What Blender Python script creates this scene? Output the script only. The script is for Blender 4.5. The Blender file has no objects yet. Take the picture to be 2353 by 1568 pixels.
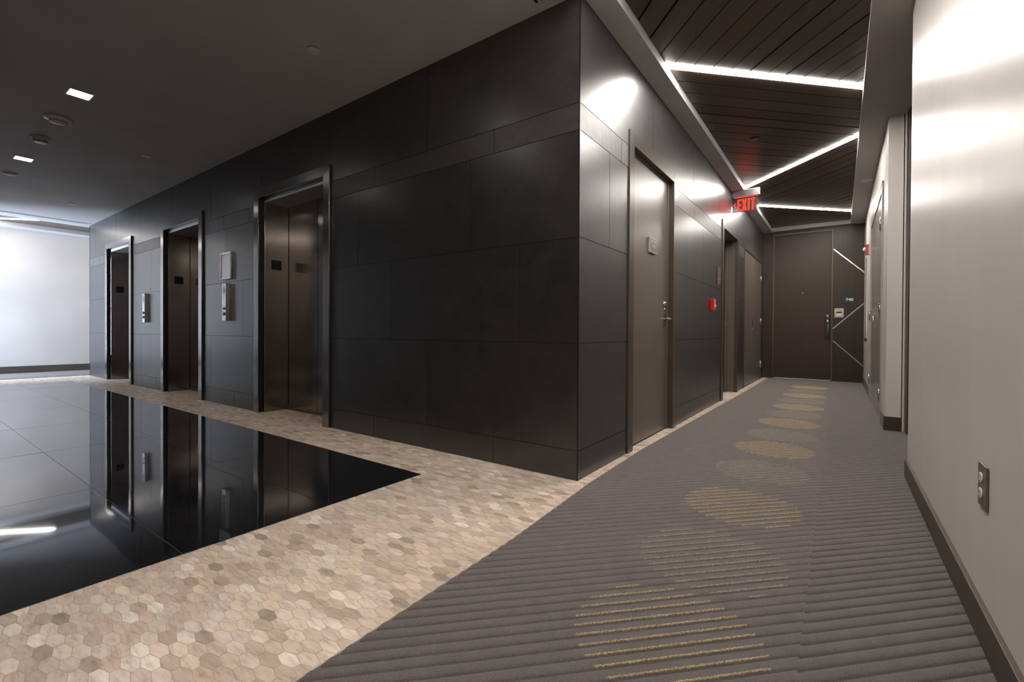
import bpy, bmesh, math, random
from mathutils import Vector, Matrix

random.seed(7)
S = bpy.context.scene
COL = S.collection

# ------------------------------------------------------------------ camera, world, exposure
cam_d = bpy.data.cameras.new('camera')
cam_d.sensor_width = 36.0
cam_d.lens = 1051.76 / 2353 * 36.0
cam_d.shift_y = -12.615 / 2353
cam_d.clip_start = 0.05
cam = bpy.data.objects.new('camera', cam_d)
COL.objects.link(cam)
_r = Vector((0.81279092, 0.58252726, 0.00573749))
_u = Vector((-0.00914277, 0.0029079, 0.99995398))
_f = Vector((-0.58248376, 0.81280597, -0.00768942))
cam.matrix_world = Matrix(((_r.x, _u.x, -_f.x, 1.21532),
                           (_r.y, _u.y, -_f.y, -2.34695),
                           (_r.z, _u.z, -_f.z, 0.85314),
                           (0, 0, 0, 1)))
S.camera = cam

S.view_settings.view_transform = 'Standard'
S.view_settings.look = 'None'
S.view_settings.gamma = 1
S.view_settings.use_curve_mapping = False
S.view_settings.exposure = 0.0
S.cycles.use_denoising = True
S.cycles.max_bounces = 10
S.cycles.diffuse_bounces = 6
S.cycles.glossy_bounces = 6
S.cycles.sample_clamp_indirect = 6.0
S.cycles.caustics_reflective = True
S.cycles.caustics_refractive = False

world = bpy.data.worlds.new('sky')
S.world = world
world.use_nodes = True
bg = world.node_tree.nodes['Background']
bg.inputs[0].default_value = (0.62, 0.77, 1.0, 1)
bg.inputs[1].default_value = 125.0

STRIP_POWER = 105.0
STRIP_FAR_POWER = 42.0
DOWN_POWER = 30.0
SPOT_POWER = 55.0
STRIP_COL = (1.0, 0.935, 0.87)

# daylight portal at the window that closes the far corridor
pd = bpy.data.lights.new('window_portal', 'AREA')
pd.shape = 'RECTANGLE'
pd.size = 1.2
pd.size_y = 2.3
pd.cycles.is_portal = True
po = bpy.data.objects.new('window_portal', pd)
po.location = (-10.9, -3.25, 1.4)
po.rotation_euler = (math.radians(90), 0, 0)
po.rotation_euler = (math.radians(-90), 0, math.radians(180))
COL.objects.link(po)

# ------------------------------------------------------------------ levels
H = 2.781          # lobby ceiling and soffits
HP = 2.85          # plank ceiling in the corridor recess
XR = 1.55          # right corridor wall
XF = -11.65        # far corridor wall
XT = -10.12        # far end of the tiled elevator wall
YE = 7.69          # end wall of the corridor
YS = -2.72         # opposite lobby wall
YB = -4.6          # back of the corridor behind the camera


def lin(r, g, b):
    def c(v):
        v /= 255.0
        return v / 12.92 if v <= 0.04045 else ((v + 0.055) / 1.055) ** 2.4
    return (c(r), c(g), c(b), 1)


# ------------------------------------------------------------------ materials
class NT:
    def __init__(self, name):
        self.m = bpy.data.materials.new(name)
        self.m.use_nodes = True
        self.t = self.m.node_tree
        self.t.nodes.clear()
        self.out = self.t.nodes.new('ShaderNodeOutputMaterial')

    def n(self, typ, **kw):
        nd = self.t.nodes.new(typ)
        for k, v in kw.items():
            setattr(nd, k, v)
        return nd

    def l(self, a, b):
        self.t.links.new(a, b)

    def val(self, sock, v):
        if hasattr(v, 'is_linked') or hasattr(v, 'links'):
            self.l(v, sock)
        else:
            sock.default_value = v

    def math(self, op, a, b=0.0, c=0.0, clamp=False):
        nd = self.n('ShaderNodeMath', operation=op)
        nd.use_clamp = clamp
        self.val(nd.inputs[0], a)
        self.val(nd.inputs[1], b)
        self.val(nd.inputs[2], c)
        return nd.outputs[0]

    def mix(self, f, a, b, mode='MIX'):
        nd = self.n('ShaderNodeMix', data_type='RGBA', blend_type=mode)
        self.val(nd.inputs['Factor'], f)
        self.val(nd.inputs['A'], a) if False else None
        ins = [s for s in nd.inputs if s.type == 'RGBA']
        self.val(ins[0], a)
        self.val(ins[1], b)
        return [s for s in nd.outputs if s.type == 'RGBA'][0]

    def noise(self, vec, scale, detail=3.0, rough=0.5):
        nd = self.n('ShaderNodeTexNoise')
        if vec is not None:
            self.l(vec, nd.inputs['Vector'])
        nd.inputs['Scale'].default_value = scale
        nd.inputs['Detail'].default_value = detail
        nd.inputs['Roughness'].default_value = rough
        return nd.outputs['Fac']

    def mapping(self, vec, scale=(1, 1, 1), loc=(0, 0, 0), rot=(0, 0, 0)):
        nd = self.n('ShaderNodeMapping')
        self.l(vec, nd.inputs['Vector'])
        nd.inputs['Scale'].default_value = scale
        nd.inputs['Location'].default_value = loc
        nd.inputs['Rotation'].default_value = rot
        return nd.outputs[0]

    def ramp(self, f, stops):
        nd = self.n('ShaderNodeValToRGB')
        self.l(f, nd.inputs[0])
        els = nd.color_ramp.elements
        while len(els) < len(stops):
            els.new(0.5)
        for e, (p, c) in zip(els, stops):
            e.position = p
            e.color = c if len(c) == 4 else (*c, 1)
        return nd.outputs[0]

    def bump(self, h, strength, dist=0.001):
        nd = self.n('ShaderNodeBump')
        self.l(h, nd.inputs['Height'])
        nd.inputs['Strength'].default_value = strength
        nd.inputs['Distance'].default_value = dist
        return nd.outputs[0]

    def bsdf(self, color, rough=0.5, metal=0.0, spec=0.5, normal=None, **kw):
        b = self.n('ShaderNodeBsdfPrincipled')
        self.val(b.inputs['Base Color'], color)
        self.val(b.inputs['Roughness'], rough)
        self.val(b.inputs['Metallic'], metal)
        b.inputs['Specular IOR Level'].default_value = spec
        if normal is not None:
            self.l(normal, b.inputs['Normal'])
        for k, v in kw.items():
            self.val(b.inputs[k], v)
        self.l(b.outputs[0], self.out.inputs[0])
        return b


def obj_co(t):
    return t.n('ShaderNodeTexCoord').outputs['Object']


def uv_co(t):
    return t.n('ShaderNodeTexCoord').outputs['UV']


def attr(t, name):
    a = t.n('ShaderNodeAttribute')
    a.attribute_name = name
    return a


def mat_paint(name, col, rough=0.6, spec=0.4, bumpy=0.08, streak=0.0, noise=0.04):
    t = NT(name)
    co = obj_co(t)
    n1 = t.noise(co, 1.7, 3)
    dark = tuple(c * (1 - noise * 2) for c in col[:3]) + (1,)
    lite = tuple(min(1, c * (1 + noise)) for c in col[:3]) + (1,)
    c = t.ramp(n1, [(0.3, dark), (0.7, lite)])
    n2 = t.noise(co, 420, 2)
    h = n2
    r = rough
    if streak:
        ns = t.noise(t.mapping(co, (14, 14, 0.6)), 1.0, 3)
        h = t.math('ADD', t.math('MULTIPLY', n2, 0.35), t.math('MULTIPLY', ns, streak))
        r = t.math('MULTIPLY_ADD', ns, 0.14, rough - 0.07)
    t.bsdf(c, r, 0, spec, t.bump(h, bumpy, 0.002))
    return t.m


def mat_plain(name, col, rough=0.5, metal=0.0, spec=0.5, scale=60, var=0.08, bumpy=0.03):
    t = NT(name)
    co = obj_co(t)
    n = t.noise(co, scale, 3)
    a = tuple(c * (1 - var) for c in col[:3]) + (1,)
    b = tuple(min(1, c * (1 + var)) for c in col[:3]) + (1,)
    t.bsdf(t.ramp(n, [(0.3, a), (0.7, b)]), rough, metal, spec, t.bump(n, bumpy, 0.001))
    return t.m


def mat_tile(name, base, rough, bumpy, fine=230, coarse=7):
    """dark porcelain: cloudy colour, fine grain, satin face; every tile a shade of its own"""
    t = NT(name)
    co = obj_co(t)
    a = attr(t, 'tint')
    off = t.n('ShaderNodeVectorMath', operation='MULTIPLY_ADD')
    t.l(a.outputs['Color'], off.inputs[0])
    off.inputs[1].default_value = (17, 23, 31)
    t.l(co, off.inputs[2])
    v = off.outputs[0]
    cloud = t.noise(v, coarse, 5, 0.62)
    grain = t.noise(co, fine, 2)
    streak = t.noise(t.mapping(v, (30, 30, 1.2)), 1.0, 3)
    mott = t.noise(v, 46, 4, 0.6)
    k = t.math('ADD', t.math('MULTIPLY', cloud, 0.42), t.math('ADD', t.math('MULTIPLY', grain, 0.26), t.math('MULTIPLY', mott, 0.32)))
    lo = tuple(c * 0.50 for c in base[:3]) + (1,)
    hi = tuple(c * 1.65 for c in base[:3]) + (1,)
    c = t.ramp(k, [(0.36, lo), (0.64, hi)])
    sep = t.n('ShaderNodeSeparateColor')
    t.l(a.outputs['Color'], sep.inputs[0])
    c = t.mix(1.0, c, t.ramp(sep.outputs[0], [(0, (0.86, 0.86, 0.86, 1)), (1, (1.1, 1.1, 1.1, 1))]), 'MULTIPLY')
    r = t.math('ADD', t.math('MULTIPLY', mott, 0.10), t.math('MULTIPLY_ADD', streak, 0.08, rough - 0.09))
    h = t.math('ADD', t.math('MULTIPLY', grain, 0.7), t.math('MULTIPLY', cloud, 0.5))
    t.bsdf(c, r, 0, 0.95, t.bump(h, bumpy, 0.002))
    return t.m


def mat_wood(name, base, rough=0.35, axis='Z', use_uv=False, contrast=0.45, spec=0.5):
    t = NT(name)
    if use_uv:
        co = uv_co(t)
        sc = (1.6, 34, 1)
    else:
        co = obj_co(t)
        sc = {'Z': (34, 34, 1.3), 'Y': (34, 1.3, 34), 'X': (1.3, 34, 34)}[axis]
    v = t.mapping(co, sc)
    g = t.noise(v, 1.0, 6, 0.6)
    g2 = t.noise(t.mapping(co, tuple(s * 5 for s in sc)), 1.0, 3)
    k = t.math('ADD', t.math('MULTIPLY', g, 0.7), t.math('MULTIPLY', g2, 0.3))
    lo = tuple(c * (1 - contrast) for c in base[:3]) + (1,)
    hi = tuple(c * (1 + contrast * 1.2) for c in base[:3]) + (1,)
    c = t.ramp(k, [(0.33, lo), (0.66, hi)])
    if use_uv:
        a = attr(t, 'tint')
        c = t.mix(1.0, c, a.outputs['Color'], 'MULTIPLY')
    r = t.math('MULTIPLY_ADD', g, 0.2, rough - 0.1)
    t.bsdf(c, r, 0, spec, t.bump(k, 0.12, 0.001))
    return t.m


def mat_steel(name, col, rough=0.27, aniso=0.75, vertical=True):
    """brushed stainless: fine lines along the brushing, long blurred highlights across it"""
    t = NT(name)
    uv = uv_co(t)
    sc = (900, 3, 1) if vertical else (3, 900, 1)
    ln = t.noise(t.mapping(uv, sc), 1.0, 2)
    cl = t.noise(uv, 2.5, 4)
    lo = tuple(c * 0.88 for c in col[:3]) + (1,)
    hi = tuple(min(1, c * 1.1) for c in col[:3]) + (1,)
    c = t.ramp(cl, [(0.3, lo), (0.7, hi)])
    tg = t.n('ShaderNodeTangent', direction_type='UV_MAP')
    b = t.bsdf(c, t.math('MULTIPLY_ADD', ln, 0.12, rough - 0.06), 1.0, 0.5, t.bump(ln, 0.006, 0.0003))
    b.inputs['Anisotropic'].default_value = aniso
    b.inputs['Anisotropic Rotation'].default_value = 0.0 if vertical else 0.25
    t.l(tg.outputs[0], b.inputs['Tangent'])
    return t.m


def mat_emit(name, col, power):
    t = NT(name)
    e = t.n('ShaderNodeEmission')
    e.inputs[0].default_value = (*col, 1)
    e.inputs[1].default_value = power
    t.l(e.outputs[0], t.out.inputs[0])
    return t.m


M = {}
M['tile'] = mat_tile('dark_porcelain', (0.024, 0.0225, 0.0235, 1), 0.315, 0.14)
M['tile_band'] = mat_tile('dark_textured_porcelain', (0.034, 0.030, 0.029, 1), 0.43, 0.07, fine=200, coarse=20)
M['grout'] = mat_plain('wall_grout', (0.05, 0.047, 0.047, 1), 0.95, spec=0.05)
M['ceil'] = mat_paint('ceiling_paint', (0.48, 0.46, 0.45, 1), 0.75, 0.25, 0.15)
M['wall'] = mat_paint('wall_covering', (0.66, 0.62, 0.59, 1), 0.37, 0.5, 0.06, streak=0.25, noise=0.03)
M['farwall'] = mat_paint('far_wall_paint', (0.57, 0.515, 0.465, 1), 0.55, 0.35, 0.06)
M['planks'] = mat_wood('ceiling_plank_wood', (0.070, 0.051, 0.039, 1), 0.36, use_uv=True, contrast=0.35)
M['void'] = mat_plain('dark_backing', (0.004, 0.004, 0.004, 1), 0.9, spec=0.1)
M['endwood'] = mat_wood('end_wall_wood', (0.030, 0.020, 0.0135, 1), 0.42, spec=0.35, contrast=0.22)
M['doorwood'] = mat_wood('entry_door_wood', (0.040, 0.023, 0.017, 1), 0.46, contrast=0.12, spec=0.35)
M['trimwood'] = mat_wood('trim_wood', (0.085, 0.052, 0.033, 1), 0.4)
M['base'] = mat_wood('baseboard_wood', (0.062, 0.045, 0.034, 1), 0.45, axis='Y')
M['basex'] = mat_wood('baseboard_wood_across', (0.05, 0.034, 0.024, 1), 0.45, axis='X')
M['leaf'] = mat_plain('taupe_satin_paint', (0.125, 0.107, 0.093, 1), 0.30, spec=0.5, scale=300, bumpy=0.04)
M['leaf_light'] = mat_plain('greige_satin_paint', (0.30, 0.27, 0.245, 1), 0.22, spec=0.5, scale=300, bumpy=0.04)
M['casing'] = mat_plain('bronze_casing', (0.060, 0.046, 0.034, 1), 0.30, scale=12, var=0.12)
M['casing_light'] = mat_plain('greige_frame_paint', (0.36, 0.325, 0.295, 1), 0.35, scale=200)
M['steel'] = mat_steel('brushed_stainless', (0.27, 0.26, 0.255, 1), 0.22)
M['steel_door'] = mat_steel('brushed_stainless_panel', (0.30, 0.272, 0.25, 1), 0.18, 0.85)
M['steel_bright'] = mat_steel('bright_stainless', (0.62, 0.62, 0.63, 1), 0.22, 0.5)
M['steel_satin'] = mat_plain('satin_stainless_strip', (0.80, 0.80, 0.80, 1), 0.42, metal=1.0)
M['steel_dark'] = mat_plain('dark_bead_shaded_return', (0.018, 0.015, 0.013, 1), 0.35, metal=0.3)  # dark corner beads; on elevator returns the black stands for dark reflections
M['chrome'] = mat_plain('satin_chrome', (0.55, 0.54, 0.54, 1), 0.2, metal=1.0)
M['screen'] = mat_plain('grey_display_glass', (0.72, 0.70, 0.69, 1), 0.42, metal=0.9, spec=0.6, scale=8, var=0.03, bumpy=0.0)
M['black'] = mat_plain('black_plate', (0.006, 0.006, 0.006, 1), 0.4)
M['blackrub'] = mat_plain('dark_slot', (0.003, 0.003, 0.003, 1), 0.9, spec=0.1)
M['greyink'] = mat_plain('dim_grey_numeral', (0.035, 0.035, 0.035, 1), 0.5)
M['white'] = mat_plain('white_numeral', (0.8, 0.8, 0.8, 1), 0.4)
M['ink'] = mat_plain('engraved_grey', (0.10, 0.10, 0.11, 1), 0.5)
M['plastic'] = mat_plain('white_plastic', (0.68, 0.65, 0.62, 1), 0.4)
M['signplate'] = mat_plain('taupe_sign_plate', (0.16, 0.13, 0.115, 1), 0.35)
M['signlite'] = mat_plain('pale_sign_lettering', (0.52, 0.46, 0.42, 1), 0.45)
M['signbrown'] = mat_plain('brown_sign_plate', (0.085, 0.062, 0.045, 1), 0.4)
M['red'] = mat_plain('red_plastic', (0.55, 0.012, 0.014, 1), 0.3)
M['redpale'] = mat_plain('pale_red_face', (0.62, 0.14, 0.14, 1), 0.35)
M['beige'] = mat_plain('beige_plate', (0.50, 0.41, 0.32, 1), 0.4)
M['outlet'] = mat_plain('dull_metal_plate', (0.20, 0.17, 0.15, 1), 0.35, metal=0.6)
M['cabwhite'] = mat_plain('white_enamel', (0.75, 0.73, 0.71, 1), 0.3)
M['alu'] = mat_plain('sign_aluminium', (0.35, 0.34, 0.34, 1), 0.4, metal=0.9)
M['strip'] = mat_emit('led_light', STRIP_COL, STRIP_POWER)
M['stripfar'] = mat_emit('led_light_far', STRIP_COL, STRIP_FAR_POWER)
M['down'] = mat_emit('downlight_lens', (1.0, 0.95, 0.9), DOWN_POWER)
M['exitred'] = mat_emit('exit_letter_glow', (1.0, 0.03, 0.015), 3.2)
M['exitlamp'] = mat_emit('exit_lamp_glow', (1.0, 0.03, 0.02), 5.0)
M['gapglow'] = mat_emit('daylight_under_door', (0.55, 0.7, 1.0), 1.0)


def mat_black_floor():
    t = NT('polished_black_tile')
    co = obj_co(t)
    n = t.noise(co, 900, 2)
    c = t.ramp(n, [(0.3, (0.006, 0.006, 0.007, 1)), (0.75, (0.016, 0.016, 0.018, 1))])
    w = t.noise(co, 1.3, 2)
    t.bsdf(c, t.math('MULTIPLY_ADD', n, 0.03, 0.02), 0, 0.75, t.bump(w, 0.02, 0.002))
    return t.m


M['blackfloor'] = mat_black_floor()
M['floorgrout'] = mat_plain('floor_grout', (0.44, 0.375, 0.31, 1), 0.9, spec=0.2)
M['darkgrout'] = mat_plain('black_tile_grout', (0.13, 0.13, 0.135, 1), 0.9, spec=0.2)


def mat_mosaic():
    t = NT('hexagon_stone')
    co = obj_co(t)
    a = attr(t, 'tint')
    b = attr(t, 'shift')
    off = t.n('ShaderNodeVectorMath', operation='MULTIPLY_ADD')
    t.l(b.outputs['Color'], off.inputs[0])
    off.inputs[1].default_value = (40, 40, 40)
    t.l(co, off.inputs[2])
    vein = t.noise(t.mapping(off.outputs[0], (14, 62, 1)), 1.0, 5, 0.65)
    fine = t.noise(co, 600, 2)
    k = t.ramp(vein, [(0.3, (0.66, 0.61, 0.57, 1)), (0.48, (0.97, 0.96, 0.95, 1)), (0.72, (1.18, 1.16, 1.14, 1))])
    c = t.mix(1.0, a.outputs['Color'], k, 'MULTIPLY')
    t.bsdf(c, t.math('MULTIPLY_ADD', vein, 0.15, 0.36), 0, 0.4, t.bump(t.math('ADD', vein, t.math('MULTIPLY', fine, 0.4)), 0.12, 0.001))
    return t.m


M['mosaic'] = mat_mosaic()

RIB_ANG = math.radians(45.8)
RIB = 0.0418
RIB_PH = (-0.9308) * math.cos(RIB_ANG) - 1.0 * math.sin(RIB_ANG)   # s of one gold line
CIRCLES = [(-2.25, 1), (-1.62, 0.6), (-1.05, 1), (-0.5, 0.75), (0.15, 1), (0.86, 0.6), (1.52, 1), (2.1, 0.35), (2.73, 1),
           (3.32, 0.3), (3.89, 1), (4.5, 0.3), (5.09, 1), (5.68, 0.3), (6.27, 1)]


def mat_carpet():
    t = NT('ribbed_carpet')
    co = obj_co(t)
    pile = t.noise(co, 520, 4, 0.75)
    pile2 = t.noise(co, 14, 3)
    k = t.math('ADD', t.math('MULTIPLY', pile, 0.92), t.math('MULTIPLY', pile2, 0.08))
    c = t.ramp(k, [(0.34, (0.10, 0.088, 0.085, 1)), (0.64, (0.29, 0.262, 0.252, 1))])
    t.bsdf(c, 0.95, 0, 0.15, t.bump(k, 1.0, 0.004))
    return t.m


M['carpet'] = mat_carpet()
M['tuft'] = mat_plain('gold_tuft', (0.50, 0.385, 0.225, 1), 0.9, spec=0.1, scale=150, var=0.3)
M['tuft_pale'] = mat_plain('pale_gold_tuft', (0.38, 0.325, 0.25, 1), 0.9, spec=0.1, scale=150, var=0.3)


def mat_acrylic():
    t = NT('clear_acrylic')
    tr = t.n('ShaderNodeBsdfTransparent')
    tr.inputs[0].default_value = (0.30, 0.29, 0.29, 1)
    gl = t.n('ShaderNodeBsdfGlossy')
    gl.inputs['Roughness'].default_value = 0.05
    df = t.n('ShaderNodeBsdfDiffuse')
    df.inputs[0].default_value = (0.04, 0.038, 0.038, 1)
    mx = t.n('ShaderNodeMixShader')
    fr = t.n('ShaderNodeFresnel')
    t.l(fr.outputs[0], mx.inputs[0])
    ad = t.n('ShaderNodeAddShader')
    t.l(tr.outputs[0], ad.inputs[0])
    t.l(df.outputs[0], ad.inputs[1])
    t.l(ad.outputs[0], mx.inputs[1])
    t.l(gl.outputs[0], mx.inputs[2])
    t.l(mx.outputs[0], t.out.inputs[0])
    return t.m


def mat_glass():
    t = NT('window_glass')
    tr = t.n('ShaderNodeBsdfTransparent')
    gl = t.n('ShaderNodeBsdfGlossy')
    gl.inputs['Roughness'].default_value = 0.02
    mx = t.n('ShaderNodeMixShader')
    fr = t.n('ShaderNodeFresnel')
    t.l(fr.outputs[0], mx.inputs[0])
    t.l(tr.outputs[0], mx.inputs[1])
    t.l(gl.outputs[0], mx.inputs[2])
    t.l(mx.outputs[0], t.out.inputs[0])
    return t.m


M['acrylic'] = mat_acrylic()
M['glass'] = mat_glass()


# ------------------------------------------------------------------ mesh helpers
class MB:
    def __init__(self):
        self.v, self.f, self.mi, self.tint, self.sm = [], [], [], [], []

    def face(self, idx, mi=0, tint=(1, 1, 1), smooth=False):
        self.f.append(tuple(idx))
        self.mi.append(mi)
        self.tint.append(tint)
        self.sm.append(smooth)

    def box(self, x0, x1, y0, y1, z0, z1, mi=0, tint=(1, 1, 1), skip=''):
        b = len(self.v)
        self.v += [(x0, y0, z0), (x1, y0, z0), (x1, y1, z0), (x0, y1, z0),
                   (x0, y0, z1), (x1, y0, z1), (x1, y1, z1), (x0, y1, z1)]
        fs = {'d': (0, 3, 2, 1), 'u': (4, 5, 6, 7), 's': (0, 1, 5, 4), 'e': (1, 2, 6, 5), 'n': (2, 3, 7, 6), 'w': (3, 0, 4, 7)}
        for k, q in fs.items():
            if k not in skip:
                self.face([b + i for i in q], mi, tint)
        return self

    def prism(self, poly, axis, a, b, mi=0, tint=(1, 1, 1)):
        """poly: 2D points; axis: the axis it is extruded along from a to b"""
        def P(u, w, h):
            return {'x': (h, u, w), 'y': (u, h, w), 'z': (u, w, h)}[axis]
        n = len(poly)
        base = len(self.v)
        self.v += [P(u, w, a) for u, w in poly] + [P(u, w, b) for u, w in poly]
        self.face([base + i for i in range(n)][::-1], mi, tint)
        self.face([base + n + i for i in range(n)], mi, tint)
        for i in range(n):
            j = (i + 1) % n
            self.face([base + i, base + j, base + n + j, base + n + i], mi, tint)
        return self

    def lathe(self, c, axis, prof, seg=24, mi=0, smooth=True):
        """prof: (radius, height along axis); axis as vector from the mount outwards"""
        ax = Vector(axis).normalized()
        e1 = ax.orthogonal().normalized()
        e2 = ax.cross(e1)
        c = Vector(c)
        rings = []
        for r, h in prof:
            ring = []
            if r < 1e-6:
                ring = [len(self.v)] * seg
                self.v.append(tuple(c + ax * h))
            else:
                for i in range(seg):
                    a = 2 * math.pi * i / seg
                    ring.append(len(self.v))
                    self.v.append(tuple(c + ax * h + (e1 * math.cos(a) + e2 * math.sin(a)) * r))
            rings.append(ring)
        for k in range(len(rings) - 1):
            A, B = rings[k], rings[k + 1]
            for i in range(seg):
                j = (i + 1) % seg
                q = []
                for v in (A[i], A[j], B[j], B[i]):
                    if v not in q:
                        q.append(v)
                if len(q) >= 3:
                    self.face(q, mi, smooth=smooth)
        return self

    def tube(self, p0, p1, r, seg=12, mi=0):
        p0, p1 = Vector(p0), Vector(p1)
        L = (p1 - p0).length
        return self.lathe(p0, p1 - p0, [(0, 0), (r, 0), (r, L), (0, L)], seg, mi)

    def build(self, name, mats, parent=None, bevel=0.0, loc=(0, 0, 0), recalc=True):
        me = bpy.data.meshes.new(name)
        vs = [(x - loc[0], y - loc[1], z - loc[2]) for x, y, z in self.v]
        me.from_pydata(vs, [], self.f)
        if not isinstance(mats, (list, tuple)):
            mats = [mats]
        for m in mats:
            me.materials.append(M[m] if isinstance(m, str) else m)
        me.polygons.foreach_set('material_index', self.mi)
        me.polygons.foreach_set('use_smooth', self.sm)
        ca = me.color_attributes.new('tint', 'FLOAT_COLOR', 'CORNER')
        uv = me.uv_layers.new(name='UVMap')
        ca = me.color_attributes['tint']
        uv = me.uv_layers['UVMap']
        for p, t in zip(me.polygons, self.tint):
            n = p.normal
            ax = max(range(3), key=lambda i: abs(n[i]))
            for li in p.loop_indices:
                co = me.vertices[me.loops[li].vertex_index].co
                ca.data[li].color = (t[0], t[1], t[2], 1)
                uv.data[li].uv = ((co.y, co.z), (co.x, co.z), (co.x, co.y))[ax]
        if recalc:
            bm = bmesh.new()
            bm.from_mesh(me)
            bmesh.ops.recalc_face_normals(bm, faces=bm.faces)
            bm.to_mesh(me)
            bm.free()
        ob = bpy.data.objects.new(name, me)
        COL.objects.link(ob)
        if parent is not None:
            ob.parent = parent
            if parent.type == 'EMPTY' and loc == (0, 0, 0):
                # geometry was written in world space: bring it into the parent's space
                me.transform(parent.matrix_basis.inverted() if parent.parent is None else
                             (parent.parent.matrix_basis @ parent.matrix_basis).inverted())
            elif loc == (0, 0, 0):
                root = parent
                mw = Matrix.Identity(4)
                while root is not None:
                    mw = root.matrix_basis @ mw
                    root = root.parent
                me.transform(mw.inverted())
        else:
            ob.location = loc
        if bevel > 0:
            md = ob.modifiers.new('bevel', 'BEVEL')
            md.width = bevel
            md.segments = 2
            md.limit_method = 'ANGLE'
            md.harden_normals = False
        return ob


def tag(o, label, cat, kind=None, group=None):
    o['label'] = label
    o['category'] = cat
    if kind:
        o['kind'] = kind
    if group:
        o['group'] = group
    return o


def thing(name, loc, label, cat, kind=None, group=None, rz=0.0):
    o = bpy.data.objects.new(name, None)
    o.empty_display_size = 0.1
    o.location = loc
    o.rotation_euler = (0, 0, rz)
    o.matrix_basis = Matrix.Translation(loc) @ Matrix.Rotation(rz, 4, 'Z')
    COL.objects.link(o)
    return tag(o, label, cat, kind, group)


def copy_tree(o, loc, label, parent=None):
    c = o.copy()
    COL.objects.link(c)
    if parent is None:
        c.location = loc
        c['label'] = label
    else:
        c.parent = parent
    for ch in [k for k in bpy.data.objects if k.parent == o]:
        copy_tree(ch, None, None, c)
    return c


def text_mesh(name, body, size, origin, right, up, mat, parent, thick=0.001, spacing=1.0, sx=1.0, bold=0.0):
    cu = bpy.data.curves.new(name, 'FONT')
    cu.body = body
    cu.size = size
    cu.align_x = 'CENTER'
    cu.align_y = 'CENTER'
    cu.extrude = thick
    cu.space_character = spacing
    cu.offset = bold
    tmp = bpy.data.objects.new(name + '_tmp', cu)
    COL.objects.link(tmp)
    bpy.context.view_layer.update()
    me = bpy.data.meshes.new_from_object(tmp.evaluated_get(bpy.context.evaluated_depsgraph_get()))
    bpy.data.objects.remove(tmp)
    R, U = Vector(right).normalized(), Vector(up).normalized()
    N = R.cross(U)
    m = Matrix(((R.x, U.x, N.x, origin[0]), (R.y, U.y, N.y, origin[1]), (R.z, U.z, N.z, origin[2]), (0, 0, 0, 1)))
    me.transform(m @ Matrix.Diagonal((sx, 1, 1, 1)))
    me.materials.clear()
    me.materials.append(M[mat])
    ob = bpy.data.objects.new(name, me)
    COL.objects.link(ob)
    ob.parent = parent
    mw = Matrix.Identity(4)
    root = parent
    while root is not None:
        mw = root.matrix_basis @ mw
        root = root.parent
    me.transform(mw.inverted())
    return ob


def rect_minus(rects, hole):
    out = []
    hx0, hx1, hz0, hz1 = hole
    for (x0, x1, z0, z1) in rects:
        if hx1 <= x0 or hx0 >= x1 or hz1 <= z0 or hz0 >= z1:
            out.append((x0, x1, z0, z1))
            continue
        if hx0 > x0:
            out.append((x0, hx0, z0, z1))
        if hx1 < x1:
            out.append((hx1, x1, z0, z1))
        mx0, mx1 = max(x0, hx0), min(x1, hx1)
        if hz0 > z0:
            out.append((mx0, mx1, z0, hz0))
        if hz1 < z1:
            out.append((mx0, mx1, hz1, z1))
    return out


def clip_half(poly, a, b, c):
    """keep a*x+b*y <= c"""
    out = []
    n = len(poly)
    for i in range(n):
        p, q = poly[i], poly[(i + 1) % n]
        dp, dq = a * p[0] + b * p[1] - c, a * q[0] + b * q[1] - c
        if dp <= 0:
            out.append(p)
        if (dp < 0 < dq) or (dq < 0 < dp):
            t = dp / (dp - dq)
            out.append((p[0] + t * (q[0] - p[0]), p[1] + t * (q[1] - p[1])))
    return out


# ------------------------------------------------------------------ structure: tiled walls
ROWS = [(0.0, 0.172), (0.172, 0.79), (0.79, 1.40), (1.40, 2.01), (2.01, 2.165), (2.165, H)]
EW, EH = 0.60, 2.235          # elevator opening half width and height in the tile
ELEV = [-3.11, -5.78, -8.405]


def tiled_wall(name, label, lo, hi, joints, holes, place, face_x):
    """tiles with open joints over a grout face; place(u, depth, z) turns wall coordinates into world ones"""
    mb = MB()
    g = 0.0021
    for ri, (z0, z1) in enumerate(ROWS):
        js = sorted([lo, hi] + [j for j in joints[ri] if lo + 0.02 < j < hi - 0.02])
        for a, b in zip(js[:-1], js[1:]):
            tint = (random.random(), random.random(), random.random())
            pieces = [(a + g, b - g, z0 + g, z1 - (g if ri < 5 else 0))]
            for h in holes:
                pieces = rect_minus(pieces, h)
            for (u0, u1, w0, w1) in pieces:
                c0, c1 = place(u0, 0.0), place(u1, 0.010)
                mb.box(min(c0[0], c1[0]), max(c0[0], c1[0]), min(c0[1], c1[1]), max(c0[1], c1[1]), w0, w1,
                       1 if ri == 4 else 0, tint)
    back = [(lo, hi, 0, H)]
    for h in holes:
        back = rect_minus(back, h)
    for (u0, u1, w0, w1) in back:
        c0, c1 = place(u0, 0.0032), place(u1, 0.05)
        mb.box(min(c0[0], c1[0]), max(c0[0], c1[0]), min(c0[1], c1[1]), max(c0[1], c1[1]), w0, w1, 2)
    o = mb.build(name, ['tile', 'tile_band', 'grout'])
    return tag(o, label, 'wall', 'structure')


def seq(first, step, lo, hi):
    out = []
    v = first
    while v > lo:
        v -= step
    while v < hi:
        if v > lo:
            out.append(v)
        v += step
    return out


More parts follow.
